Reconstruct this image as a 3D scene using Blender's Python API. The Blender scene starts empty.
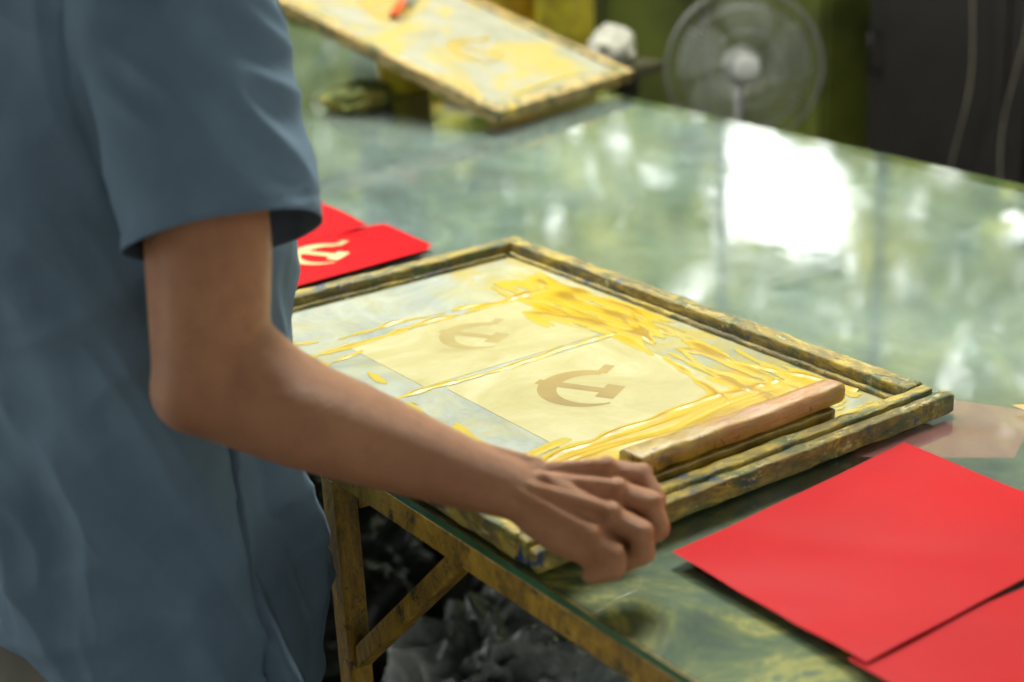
import bpy, bmesh, math, random
import numpy as np
from mathutils import Vector, Matrix, noise
random.seed(7)
scene = bpy.context.scene
COL = scene.collection
scene.view_settings.view_transform = 'Standard'
TZ = 0.80   # table glass top

# ------------------------------------------------------------------ helpers
def link(o, parent=None):
    COL.objects.link(o)
    if parent is not None:
        o.parent = parent
        o.matrix_parent_inverse = parent.matrix_basis.inverted()
    return o

def empty(name, loc, label, cat, rot=None):
    e = bpy.data.objects.new(name, None)
    e.empty_display_size = 0.05
    e.location = loc
    if rot: e.rotation_euler = rot
    COL.objects.link(e)
    e["label"] = label; e["category"] = cat
    return e

def tag(o, label, cat, group=None):
    o["label"] = label; o["category"] = cat
    if group: o["group"] = group
    return o

def obj_bm(name, bm, mat, parent=None, smooth=False, bevel=0, recalc=True):
    if recalc: bmesh.ops.recalc_face_normals(bm, faces=bm.faces)
    me = bpy.data.meshes.new(name); bm.to_mesh(me); bm.free()
    if smooth:
        for p in me.polygons: p.use_smooth = True
    o = bpy.data.objects.new(name, me)
    if mat: me.materials.append(mat)
    link(o, parent)
    if bevel:
        m = o.modifiers.new("bevel", 'BEVEL'); m.width = bevel; m.segments = 2; m.limit_method = 'ANGLE'
    return o

def add_box(bm, lo, hi, M=None, cuts=0):
    r = bmesh.ops.create_cube(bm, size=1)
    vs = r['verts']
    for v in vs:
        v.co = Vector([lo[i] + (v.co[i] + 0.5) * (hi[i] - lo[i]) for i in range(3)])
    if M is not None:
        for v in vs: v.co = M @ v.co
    return vs

def add_tube(bm, pts, rad, seg=10, closed=False, caps=True):
    pts = [Vector(p) for p in pts]; n = len(pts)
    if not hasattr(rad, '__len__'): rad = [rad] * n
    rings = []
    up = Vector((0, 0, 1)); prevx = None
    for i, p in enumerate(pts):
        if closed: t = pts[(i + 1) % n] - pts[i - 1]
        else: t = pts[min(i + 1, n - 1)] - pts[max(i - 1, 0)]
        t.normalize()
        if prevx is None:
            a = up if abs(t.z) < 0.9 else Vector((1, 0, 0))
            x = t.cross(a).normalized()
        else:
            x = (prevx - t * prevx.dot(t)).normalized()
        prevx = x; y = t.cross(x)
        rings.append([bm.verts.new(p + (x * math.cos(2 * math.pi * k / seg) + y * math.sin(2 * math.pi * k / seg)) * rad[i]) for k in range(seg)])
    m = n if closed else n - 1
    for i in range(m):
        A = rings[i]; B = rings[(i + 1) % n]
        for k in range(seg):
            bm.faces.new((A[k], A[(k + 1) % seg], B[(k + 1) % seg], B[k]))
    if caps and not closed:
        bm.faces.new(rings[0][::-1]); bm.faces.new(rings[-1])

def add_lathe(bm, prof, c, seg=32, M=None):
    c = Vector(c); rings = []
    for r, z in prof:
        ring = []
        for k in range(seg):
            a = 2 * math.pi * k / seg
            v = Vector((r * math.cos(a), r * math.sin(a), z))
            if M is not None: v = M @ v
            ring.append(bm.verts.new(v + c))
        rings.append(ring)
    for A, B in zip(rings, rings[1:]):
        for k in range(seg):
            bm.faces.new((A[k], A[(k + 1) % seg], B[(k + 1) % seg], B[k]))
    if prof[0][0] > 0: bm.faces.new(rings[0][::-1])
    if prof[-1][0] > 0: bm.faces.new(rings[-1])

def add_hull(bm, balls, sub=2):
    """convex hull of spheres/ellipsoids [(centre, r or (rx,ry,rz))]"""
    b = bmesh.new()
    for c, r in balls:
        if not hasattr(r, '__len__'): r = (r, r, r)
        res = bmesh.ops.create_icosphere(b, subdivisions=sub, radius=1)
        for v in res['verts']:
            v.co = Vector((v.co.x * r[0] + c[0], v.co.y * r[1] + c[1], v.co.z * r[2] + c[2]))
    res = bmesh.ops.convex_hull(b, input=b.verts[:])
    junk = list({g for g in res['geom_interior'] + res['geom_unused'] if isinstance(g, bmesh.types.BMVert)})
    bmesh.ops.delete(b, geom=junk, context='VERTS')
    fs = [f for f in b.faces]
    vm = {}
    for f in fs:
        for v in f.verts:
            if v not in vm: vm[v] = bm.verts.new(v.co)
    for f in fs:
        try: bm.faces.new([vm[v] for v in f.verts])
        except ValueError: pass
    b.free()

def chain(bm, pts, sub=2):
    for a, b in zip(pts, pts[1:]): add_hull(bm, [a, b], sub)

def remeshed(bm, voxel, smooth_it=4, fac=0.5):
    bmesh.ops.recalc_face_normals(bm, faces=bm.faces)
    me = bpy.data.meshes.new("tmp"); bm.to_mesh(me); bm.free()
    o = bpy.data.objects.new("tmp", me); COL.objects.link(o)
    r = o.modifiers.new("r", 'REMESH'); r.mode = 'VOXEL'; r.voxel_size = voxel
    s = o.modifiers.new("s", 'SMOOTH'); s.iterations = smooth_it; s.factor = fac
    dg = bpy.context.evaluated_depsgraph_get()
    me2 = bpy.data.meshes.new_from_object(o.evaluated_get(dg))
    bpy.data.objects.remove(o)
    out = bmesh.new(); out.from_mesh(me2); bpy.data.meshes.remove(me2)
    return out

# ------------------------------------------------------------------ materials
def lin(c):
    return tuple(((v / 255) / 12.92 if v / 255 <= 0.04045 else ((v / 255 + 0.055) / 1.055) ** 2.4) for v in c) + (1,)

class MB:
    def __init__(s, name):
        s.m = bpy.data.materials.new(name); s.m.use_nodes = True
        s.nt = s.m.node_tree; s.n = s.nt.nodes; s.l = s.nt.links
        s.p = s.n["Principled BSDF"]; s.out = s.n["Material Output"]
        s.tc = s.n.new('ShaderNodeTexCoord')
    def mapping(s, scale=(1, 1, 1), rot=(0, 0, 0)):
        mp = s.n.new('ShaderNodeMapping'); mp.inputs['Scale'].default_value = scale; mp.inputs['Rotation'].default_value = rot
        s.l.new(s.tc.outputs['Object'], mp.inputs[0]); return mp.outputs[0]
    def noise(s, scale, detail=4, rough=0.55, dist=0, vec=None):
        n = s.n.new('ShaderNodeTexNoise'); n.inputs['Scale'].default_value = scale
        n.inputs['Detail'].default_value = detail; n.inputs['Roughness'].default_value = rough
        n.inputs['Distortion'].default_value = dist
        s.l.new(vec if vec else s.tc.outputs['Object'], n.inputs['Vector']); return n.outputs['Fac']
    def ramp(s, fac, stops, interp='LINEAR'):
        r = s.n.new('ShaderNodeValToRGB'); r.color_ramp.interpolation = interp
        e = r.color_ramp.elements
        while len(e) < len(stops): e.new(0.5)
        for k, (pos, c) in zip(e, stops):
            k.position = pos
            k.color = c if len(c) == 4 else lin(c)
        s.l.new(fac, r.inputs[0]); return r.outputs[0]
    def mask(s, fac, a, b):
        return s.ramp(fac, [(a, (0, 0, 0, 1)), (b, (1, 1, 1, 1))])
    def grey(s, fac, a, va, b, vb):
        return s.ramp(fac, [(a, (va, va, va, 1)), (b, (vb, vb, vb, 1))])
    def mix(s, fac, a, b):
        m = s.n.new('ShaderNodeMix'); m.data_type = 'RGBA'
        if isinstance(fac, (int, float)): m.inputs[0].default_value = fac
        else: s.l.new(fac, m.inputs[0])
        for i, v in ((6, a), (7, b)):
            if isinstance(v, tuple): m.inputs[i].default_value = v if len(v) == 4 else lin(v)
            else: s.l.new(v, m.inputs[i])
        return m.outputs[2]
    def attr(s, name):
        a = s.n.new('ShaderNodeAttribute'); a.attribute_name = name; return a.outputs['Fac']
    def xyz(s):
        sp = s.n.new('ShaderNodeSeparateXYZ'); s.l.new(s.tc.outputs['Object'], sp.inputs[0]); return sp.outputs
    def near(s, pt, r0, r1):
        d = s.n.new('ShaderNodeVectorMath'); d.operation = 'DISTANCE'; s.l.new(s.tc.outputs['Object'], d.inputs[0]); d.inputs[1].default_value = pt
        m = s.n.new('ShaderNodeMapRange'); s.l.new(d.outputs['Value'], m.inputs[0])
        m.inputs[1].default_value = r1; m.inputs[2].default_value = r0; return m.outputs[0]
    def color(s, c):
        if isinstance(c, tuple): s.p.inputs['Base Color'].default_value = c if len(c) == 4 else lin(c)
        else: s.l.new(c, s.p.inputs['Base Color'])
    def set(s, **k):
        for a, v in k.items():
            a = a.replace('_', ' ')
            if isinstance(v, (int, float, tuple)): s.p.inputs[a].default_value = v
            else: s.l.new(v, s.p.inputs[a])
    def bump(s, h, strength=0.3, dist=0.01):
        b = s.n.new('ShaderNodeBump'); b.inputs['Strength'].default_value = strength; b.inputs['Distance'].default_value = dist
        s.l.new(h, b.inputs['Height']); s.l.new(b.outputs[0], s.p.inputs['Normal'])
def maprange(b, v, a0, a1, o0=0, o1=1):
    m = b.n.new('ShaderNodeMapRange'); b.l.new(v, m.inputs[0])
    for i, x in enumerate((a0, a1, o0, o1)): m.inputs[i + 1].default_value = x
    return m.outputs[0]
def math_(b, op, x, y):
    m = b.n.new('ShaderNodeMath'); m.operation = op
    for i, v in enumerate((x, y)):
        if isinstance(v, (int, float)): m.inputs[i].default_value = v
        else: b.l.new(v, m.inputs[i])
    return m.outputs[0]

def simple(name, c, rough=0.6, var=0.12, scale=12, metal=0, bump=0.1):
    b = MB(name); n = b.noise(scale, 5)
    d = tuple(max(0, v * (1 - var)) for v in c); l = tuple(min(255, v * (1 + var)) for v in c)
    b.color(b.ramp(n, [(0.35, d), (0.65, l)])); b.set(Roughness=rough, Metallic=metal)
    if bump: b.bump(n, bump)
    return b.m

# painted, ink-stained wood of the screen frames (long smears)
def stained_wood(name, base=(142, 124, 50), dark=(66, 62, 34), hi=(196, 172, 58), axis=0, fleck=0):
    b = MB(name)
    st = (0.3, 1, 1) if axis == 0 else (1, 0.3, 1)
    v = b.mapping(st); v2 = b.mapping((st[0] * 1.6, st[1] * 1.6, 1))
    c = b.ramp(b.noise(26, 9, 0.74, 1.2, v), [(0.3, dark), (0.42, (106, 94, 42)), (0.51, base), (0.62, hi)])
    c = b.mix(math_(b, 'MULTIPLY', b.mask(b.noise(23, 8, 0.76, 1.2, v2), 0.50, 0.58), .85), c, (58, 86, 52))
    c = b.mix(math_(b, 'MULTIPLY', b.mask(b.noise(60, 7, 0.8, 0.8, v), 0.55, 0.62), .85), c, (40, 40, 26))
    c = b.mix(math_(b, 'MULTIPLY', b.mask(b.noise(75, 5, 0.75, 0, v2), 0.60, 0.65), .8), c, (212, 202, 148))
    c = b.mix(b.mask(b.noise(28, 8, 0.78, 0.5, b.mapping((1, 1, 1), (0.3, 1.4, 2))), 0.585 + fleck, 0.62 + fleck), c, (30, 62, 110))
    c = b.mix(math_(b, 'MULTIPLY', b.mask(b.noise(22, 8, 0.78, 0.5, b.mapping((1, 1, 1), (2.3, .4, 1))), 0.56, 0.64), .7), c, (210, 176, 40))
    b.color(c); b.set(Roughness=b.grey(b.noise(30), 0.35, 0.3, 0.65, 0.6))
    b.bump(b.noise(120, 8, 0.8, 0, v), 0.8, 0.004)
    return b.m
M_RAILX = stained_wood("ink_stained_wood", axis=0)
M_RAILY = stained_wood("ink_stained_wood_long", axis=1)
M_RAIL2 = stained_wood("ink_stained_wood_pale", (170, 142, 84), (100, 82, 42), (190, 168, 108), 1, .1)

# paint under the glass
b = MB("stained_board")
X, Y, Z = b.xyz()
c = b.ramp(b.noise(2.2, 9, 0.70, 1.2, b.mapping((1, .6, 1))), [(0.34, (36, 50, 48)), (0.46, (60, 75, 73)), (0.56, (82, 96, 95)), (0.70, (116, 128, 128))])
near = maprange(b, X, 1.08, 0.84)
far = maprange(b, Y, 1.9, 2.8)
c = b.mix(math_(b, 'MULTIPLY', far, 0.5), c, (60, 74, 38))
dirty = b.ramp(b.noise(7, 10, 0.76, 1.2), [(0.34, (34, 52, 42)), (0.44, (58, 76, 42)), (0.52, (92, 98, 44)), (0.58, (152, 140, 58)), (0.64, (70, 88, 52)), (0.72, (40, 58, 60))])
c = b.mix(near, c, dirty)
ym = b.mask(b.noise(7, 8, 0.75, 2.0, b.mapping((1, 1, 1), (0, 0, 1))), 0.60, 0.70)
c = b.mix(math_(b, 'MULTIPLY', ym, 0.3), c, (132, 128, 72))
b.color(c); b.set(Roughness=0.7); M_BOARD = b.m

# sheet of glass with smudges (upper face), clear lower face
b = MB("glass_sheet")
X, Y, Z = b.xyz()
b.n.remove(b.p)
tr = b.n.new('ShaderNodeBsdfTransparent'); tr.inputs[0].default_value = (0.94, 0.98, 0.97, 1)
gl = b.n.new('ShaderNodeBsdfGlossy'); gl.inputs[0].default_value = (1, 1, 1, 1)
sm = b.noise(4, 8, 0.7, 1.5)
b.l.new(b.grey(sm, 0.4, 0.035, 0.7, 0.13), gl.inputs['Roughness'])
bp = b.n.new('ShaderNodeBump'); bp.inputs['Strength'].default_value = 0.03; bp.inputs['Distance'].default_value = 0.01
b.l.new(b.noise(7, 2), bp.inputs['Height']); b.l.new(bp.outputs[0], gl.inputs['Normal'])
fr = b.n.new('ShaderNodeFresnel'); fr.inputs[0].default_value = 1.78
geo = b.n.new('ShaderNodeNewGeometry')
front = math_(b, 'SUBTRACT', 1.0, geo.outputs['Backfacing'])
ff = math_(b, 'MULTIPLY', fr.outputs[0], front)
mx = b.n.new('ShaderNodeMixShader'); b.l.new(ff, mx.inputs[0]); b.l.new(tr.outputs[0], mx.inputs[1]); b.l.new(gl.outputs[0], mx.inputs[2])
df = b.n.new('ShaderNodeBsdfDiffuse'); df.inputs[0].default_value = lin((184, 194, 198))
mx2 = b.n.new('ShaderNodeMixShader')
smd = b.ramp(b.noise(2.6, 9, 0.72, 1.2, b.mapping((1, .5, 1))), [(0.42, (0.01,) * 3 + (1,)), (0.60, (0.06,) * 3 + (1,)), (0.75, (0.20,) * 3 + (1,))])
scr = b.mask(b.noise(26, 9, 0.8, 1.0, b.mapping((1, .2, 1), (0, 0, .4))), .56, .74)
smd = math_(b, 'ADD', smd, math_(b, 'MULTIPLY', scr, .08))
smd = math_(b, 'MULTIPLY', smd, maprange(b, X, 0.85, 1.15, 0.3, 1))
b.l.new(smd, mx2.inputs[0])
b.l.new(mx.outputs[0], mx2.inputs[1]); b.l.new(df.outputs[0], mx2.inputs[2]); b.l.new(mx2.outputs[0], b.out.inputs[0])
M_GLASS = b.m
b = MB("clear_glass_underside"); b.n.remove(b.p)
tr = b.n.new('ShaderNodeBsdfTransparent'); tr.inputs[0].default_value = (0.97, 1, 0.99, 1); b.l.new(tr.outputs[0], b.out.inputs[0]); M_GLASSU = b.m
M_GLASSEDGE = simple("green_glass_edge", (60, 96, 62), 0.2)

b = MB("yellow_painted_wood")
c = b.ramp(b.noise(18, 9, 0.78, 1.2, b.mapping((1, 1, 0.35))), [(0.3, (64, 50, 20)), (0.44, (126, 98, 30)), (0.56, (176, 138, 38)), (0.72, (204, 168, 64))])
c = b.mix(b.mask(b.noise(44, 8, 0.8), 0.54, 0.62), c, (58, 54, 34))
b.color(c); b.set(Roughness=0.5); b.bump(b.noise(70, 6, 0.7), 0.6, 0.004); M_YWOOD = b.m

b = MB("red_paper")
b.color(b.ramp(b.noise(3, 3), [(0.3, (164, 2, 14)), (0.7, (182, 4, 20))])); b.set(Roughness=0.5); b.bump(b.noise(3, 3, .5), 0.4, 0.02); M_RED = b.m
b.p.inputs['Specular IOR Level'].default_value = 0.07
M_CREAM = simple("cream_print", (202, 168, 116), 0.5)
M_TAN = simple("tan_paper", (196, 156, 84), 0.6)

b = MB("screen_mesh")
X, Y, Z = b.xyz()
c = b.ramp(b.noise(6, 8, 0.7, 1.2), [(0.3, (130, 140, 134)), (0.45, (156, 164, 154)), (0.62, (180, 186, 174)), (0.75, (204, 206, 196))])
c = b.mix(math_(b, 'MULTIPLY', b.mask(b.noise(9, 8, 0.75, 1.5, b.mapping((1, 1, 0), (0, 0, 1))), 0.44, 0.68), 0.6), c, (176, 168, 96))
c = b.mix(math_(b, 'MULTIPLY', b.mask(b.noise(26, 6, 0.75, 1, b.mapping((1, 1, 0))), 0.60, 0.76), .4), c, (114, 138, 148))
clr = b.near((1.06, 1.10, 0.81), 0.02, 0.12)
c = b.mix(math_(b, 'MULTIPLY', clr, .7), c, (116, 132, 128))
c = b.mix(math_(b, 'MULTIPLY', b.near((1.035, 1.11, 0.81), 0.012, 0.022), .8), c, (196, 140, 70))
wash = math_(b, 'MAXIMUM', maprange(b, X, 0.98, 1.01), maprange(b, Y, 1.10, 1.07))
wash = math_(b, 'MULTIPLY', wash, b.mask(b.noise(10, 8, 0.78, 2.0, b.mapping((1, 1, 0), (0, 0, 2))), 0.38, 0.56))
c = b.mix(math_(b, 'MULTIPLY', wash, 0.7), c, (180, 160, 50))
b.color(c); b.set(Roughness=0.14); b.bump(b.noise(25, 6, 0.6), 0.15, 0.003); M_SCREEN = b.m
b = MB("stencil_cream")
b.color(b.ramp(b.noise(8, 7, 0.7, 1.5), [(0.3, (162, 154, 106)), (0.5, (176, 170, 124)), (0.7, (190, 186, 148))])); b.set(Roughness=0.3); M_STENCIL = b.m
b = MB("stencil_pale")
c = b.ramp(b.noise(8, 6, 0.65, 1.5), [(0.3, (140, 142, 122)), (0.7, (164, 164, 148))])
c = b.mix(math_(b, 'MULTIPLY', b.mask(b.noise(6, 5, .65, 1.5, b.mapping((1, 1, 1), (0, 0, 1))), .46, .58), .7), c, (178, 160, 74))
b.color(c); b.set(Roughness=0.16); M_STENCIL2 = b.m
M_EMBLEM = simple("emblem_ochre", (150, 130, 74), 0.35, 0.08, 12, 0, 0)
M_EMBLEMF = simple("emblem_faded_ochre", (158, 144, 92), 0.35, 0.06, 12, 0, 0)
M_EMBLEM2 = simple("emblem_yellow", (160, 142, 78), 0.4, 0.06)
b = MB("wet_yellow_ink")
c = b.ramp(b.attr("thick"), [(0.0, (174, 160, 70)), (0.15, (182, 160, 34)), (0.5, (180, 150, 12)), (1.0, (150, 120, 6))])
b.color(c); b.set(Roughness=0.34); b.bump(b.noise(70, 5, 0.6, 0.5), 0.15, 0.002); M_INK = b.m
b.p.inputs['Specular IOR Level'].default_value = 0.35

b = MB("squeegee_wood")
X, Y, Z = b.xyz()
c = b.ramp(b.noise(8, 8, 0.7, 0.5, b.mapping((1, 9, 9))), [(0.3, (118, 78, 38)), (0.5, (162, 114, 58)), (0.7, (188, 140, 80))])
em = math_(b, 'MULTIPLY', maprange(b, X, 0.885, 0.855), b.mask(b.noise(14, 5, 0.6, 1), 0.26, 0.38))
c = b.mix(em, c, b.ramp(b.noise(30, 6, .7), [(.35, (88, 70, 26)), (.6, (164, 136, 38))]))
c = b.mix(math_(b, 'MULTIPLY', b.mask(b.noise(20, 8, 0.8, 1), 0.49, 0.58), .85), c, (146, 118, 38))
c = b.mix(b.mask(b.noise(60, 7, 0.8, 1), 0.57, 0.63), c, (64, 46, 26))
b.color(c); b.set(Roughness=0.4); b.bump(b.noise(50, 6, .7), 0.5, 0.004); M_SQ = b.m
b = MB("inky_squeegee_wood")
c = b.ramp(b.noise(16, 8, 0.75, 1), [(0.3, (76, 60, 24)), (0.5, (130, 104, 34)), (0.7, (180, 150, 50))])
b.color(c); b.set(Roughness=0.35); b.bump(b.noise(40, 5), 0.5, 0.004); M_SQI = b.m
M_RUBBER = simple("ink_smeared_rubber", (120, 100, 26), 0.35, 0.4, 30)

# skin
b = MB("skin")
c = b.ramp(b.noise(9, 4, 0.5), [(0.3, (156, 104, 70)), (0.7, (186, 132, 92))])
c = b.mix(math_(b, 'MULTIPLY', b.mask(b.noise(45, 7, 0.7), 0.45, 0.68), 0.45), c, (142, 86, 56))
b.color(c); b.set(Roughness=0.36)
b.p.inputs['Subsurface Weight'].default_value = 0.03; b.p.inputs['Subsurface Radius'].default_value = (0.01, 0.004, 0.002)
b.p.inputs['Subsurface Scale'].default_value = 0.5
b.bump(b.noise(140, 9, 0.8), 0.8, 0.0035); M_SKIN = b.m
b = MB("blue_grey_cotton")
c = b.ramp(b.noise(5, 5, 0.6), [(0.3, (84, 102, 118)), (0.7, (104, 126, 144))])
b.color(c); b.set(Roughness=0.95); b.p.inputs['Specular IOR Level'].default_value = 0.1
b.bump(b.noise(420, 3), 0.4, 0.0012); M_SHIRT = b.m
M_TROU = simple("brown_trousers", (120, 94, 72), 0.9)
M_HAIR = simple("black_hair", (22, 18, 16), 0.5, 0.4, 80, 0, 0.6)
M_SHOE = simple("dark_rubber", (40, 36, 34), 0.6)
M_EYEW = simple("eye_white", (225, 220, 212), 0.2, 0.03); M_IRIS = simple("eye_brown", (38, 22, 14), 0.2)
M_LIP = simple("lip", (150, 84, 74), 0.5)

# ------------------------------------------------------------------ setting
def structure(o): o["kind"] = "structure"; return o
b = MB("concrete_floor")
b.color(b.ramp(b.noise(1.5, 8, 0.65), [(0.3, (48, 46, 40)), (0.7, (84, 80, 70))])); b.set(Roughness=0.6); b.bump(b.noise(20), 0.2); M_FLOOR = b.m
b = MB("olive_wall")
b.color(b.ramp(b.noise(1.2, 6, 0.6), [(0.3, (96, 104, 66)), (0.7, (138, 146, 98))])); b.set(Roughness=0.85); M_WALL = b.m
M_CEIL = simple("dim_ceiling", (96, 100, 78), 0.9)
bm = bmesh.new(); add_box(bm, (-5, -5, -0.1), (14, 16, 0)); structure(obj_bm("floor", bm, M_FLOOR))
bm = bmesh.new(); add_box(bm, (-2.2, -2.5, 3.2), (4.8, 8.2, 3.32)); structure(obj_bm("ceiling", bm, M_CEIL))
bm = bmesh.new()
add_box(bm, (-2.2, 8.0, 0), (4.8, 8.12, 1.2)); add_box(bm, (-2.2, 8.0, 2.98), (4.8, 8.12, 3.2)); add_box(bm, (-2.2, 8.0, 1.2), (-0.2, 8.12, 2.98)); add_box(bm, (4.5, 8.0, 1.2), (4.8, 8.12, 2.98))
structure(obj_bm("wall_back", bm, M_WALL))
bm = bmesh.new()
add_box(bm, (4.6, -2.5, 0), (4.75, 8.0, 1.2)); add_box(bm, (4.6, -2.5, 2.98), (4.75, 8.0, 3.2))
add_box(bm, (4.6, -2.5, 1.2), (4.75, -0.9, 2.98)); add_box(bm, (4.6, 7.8, 1.2), (4.75, 8.0, 2.98))
structure(obj_bm("wall_right", bm, M_WALL))
M_TRIM = simple("pale_green_trim", (176, 182, 150), 0.6)
wins = [(-0.9, 1.62), (1.62, 4.18), (4.18, 5.12), (5.12, 7.8)]
for i, (a, c_) in enumerate(wins):
    bm = bmesh.new(); t = 0.016
    for lo, hi in (((4.66, a, 1.2), (4.69, a + t, 2.98)), ((4.66, c_ - t, 1.2), (4.69, c_, 2.98)),
                   ((4.66, a + t, 1.2), (4.69, c_ - t, 1.2 + t)), ((4.66, a + t, 2.964), (4.69, c_ - t, 2.98))):
        add_box(bm, lo, hi)
    structure(obj_bm("window_%d" % (i + 1), bm, M_TRIM))
bm = bmesh.new()
for lo, hi in (((-0.2, 8.04, 1.2), (-0.17, 8.07, 2.98)), ((4.47, 8.04, 1.2), (4.5, 8.07, 2.98)), ((-0.17, 8.04, 1.2), (4.47, 8.07, 1.23)), ((-0.17, 8.04, 2.95), (4.47, 8.07, 2.98))): add_box(bm, lo, hi)
structure(obj_bm("window_5", bm, M_TRIM))

# foliage outside
b = MB("leaves")
b.color(b.ramp(b.noise(1.5, 7, .68), [(0.32, (56, 84, 38)), (0.43, (118, 148, 54)), (0.51, (204, 212, 84)), (0.62, (252, 250, 160))])); b.set(Roughness=0.6)
trl = b.n.new('ShaderNodeBsdfTranslucent'); b.l.new(b.p.inputs['Base Color'].links[0].from_socket, trl.inputs[0])
mxl = b.n.new('ShaderNodeMixShader'); mxl.inputs[0].default_value = 0.45
b.l.new(b.p.outputs[0], mxl.inputs[1]); b.l.new(trl.outputs[0], mxl.inputs[2]); b.l.new(mxl.outputs[0], b.out.inputs[0])
M_LEAF = b.m
bm = bmesh.new()
def leaf(x, y, z, s):
    R = Matrix.Rotation(random.uniform(0, 6.28), 3, 'Z') @ Matrix.Rotation(random.uniform(-1.3, 1.3), 3, 'X')
    vs = [bm.verts.new(Vector((x, y, z)) + R @ Vector(p)) for p in ((-s, 0, 0), (-s * .2, s * .5, 0.02), (s, 0, 0), (-s * .2, -s * .5, 0.02))]
    bm.faces.new(vs)
n_l = 0
while n_l < 19000:
    x = random.uniform(5.3, 8.0); y = random.uniform(-1, 14.5); z = random.uniform(0.1, 6.0)
    y0 = 4.27 + 0.92 * (x - 4.6); y1 = 5.03 + 1.1 * (x - 4.6)
    z0 = 1.72 + 0.33 * (x - 4.6); z1 = 2.22 + 0.44 * (x - 4.6)
    e = 0.16 * noise.noise(Vector((x * 2, y * 2, z * 2)))
    if y0 + e < y < y1 + e and z0 + e < z < z1 + e: continue
    az = y / x * 18; el = (z - .8) / math.hypot(x, y) * 30
    if noise.noise(Vector((az, el, 4.0))) < (-0.38 if y < y0 + .3 else -0.42): continue
    leaf(x, y, z, random.uniform(0.10, 0.22)); n_l += 1
n_l = 0
while n_l < 6000:
    x = random.uniform(-1.5, 6.5); y = random.uniform(8.9, 10.6); z = random.uniform(0.1, 5.5)
    if noise.noise(Vector((x * .8, y * 0.9 + 30, z * 0.9))) < -0.2: continue
    leaf(x, y, z, random.uniform(0.12, 0.22)); n_l += 1
fo = obj_bm("tree_foliage", bm, M_LEAF, recalc=False); fo["kind"] = "stuff"
tag(fo, "sunlit yellow-green leafy trees growing outside the windows", "trees")

# ------------------------------------------------------------------ work table
X0, X1, Y0, Y1 = 0.635, 1.86, 0.15, 4.1
table = empty("work_table", (1.25, 2.1, 0), "long printing table, glass over stained board, yellow wooden legs", "table")
def glass(name, x0, x1, seam):
    bm = bmesh.new(); add_box(bm, (x0, Y0, TZ - 0.008), (x1, Y1, TZ))
    o = obj_bm(name, bm, M_GLASS, table); o.data.materials.append(M_GLASSEDGE); o.data.materials.append(M_GLASSU)
    for p in o.data.polygons:
        if abs(p.normal.z) < 0.5: p.material_index = 2 if p.normal.x * seam > .5 else 1
        elif p.normal.z < 0: p.material_index = 2
    return o
glass("glass_sheet", X0, 1.2989, 1); glass("glass_sheet", 1.2993, X1, -1)
bm = bmesh.new(); add_box(bm, (X0 + 0.012, Y0 + 0.01, TZ - 0.022), (X1 - 0.01, Y1 - 0.01, TZ - 0.0085)); obj_bm("board", bm, M_BOARD, table)
for lo, hi in (((X0 + .002, Y0, 0.762), (X0 + 0.034, Y1, 0.7775)), ((X1 - 0.03, Y0, 0.74), (X1, Y1, 0.7775)),
               ((X0 + 0.034, Y0, 0.74), (X1 - 0.03, Y0 + 0.03, 0.7775)), ((X0 + 0.034, Y1 - 0.03, 0.74), (X1 - 0.03, Y1, 0.7775))):
    bm = bmesh.new(); add_box(bm, lo, hi); obj_bm("apron", bm, M_YWOOD, table, bevel=0.002)
bm = bmesh.new(); add_box(bm, (X0, Y0, 0.776), (X0 + 0.0115, Y1, TZ - 0.0085)); obj_bm("edge_strip", bm, M_YWOOD, table, bevel=0.001)
legy = (0.25, 1.272, 2.6, 3.95)
for y in legy:
    for x in (X0 + 0.004, X1 - 0.05):
        bm = bmesh.new(); add_box(bm, (x, y - 0.014, 0.0), (x + 0.026, y + 0.014, 0.761)); obj_bm("leg", bm, M_YWOOD, table, bevel=0.003)
    bm = bmesh.new(); add_box(bm, (X0 + 0.031, y - 0.012, 0.72), (X1 - 0.051, y + 0.012, 0.761)); obj_bm("cross_bar", bm, M_YWOOD, table, bevel=0.003)
for (a, bb) in (((0.654, 1.256, 0.560), (0.654, 1.055, 0.753)), ((0.654, 2.584, 0.56), (0.654, 2.39, 0.753)), ((1.83, 1.256, 0.555), (1.83, 1.06, 0.735))):
    a = Vector(a); bb = Vector(bb); d = (bb - a); L = d.length
    M = Matrix.Translation(a) @ d.to_track_quat('Z', 'X').to_matrix().to_4x4()
    bm = bmesh.new(); add_box(bm, (-0.010, -0.010, -0.01), (0.010, 0.010, L), M); obj_bm("brace", bm, M_YWOOD, table, bevel=0.002)

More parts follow.
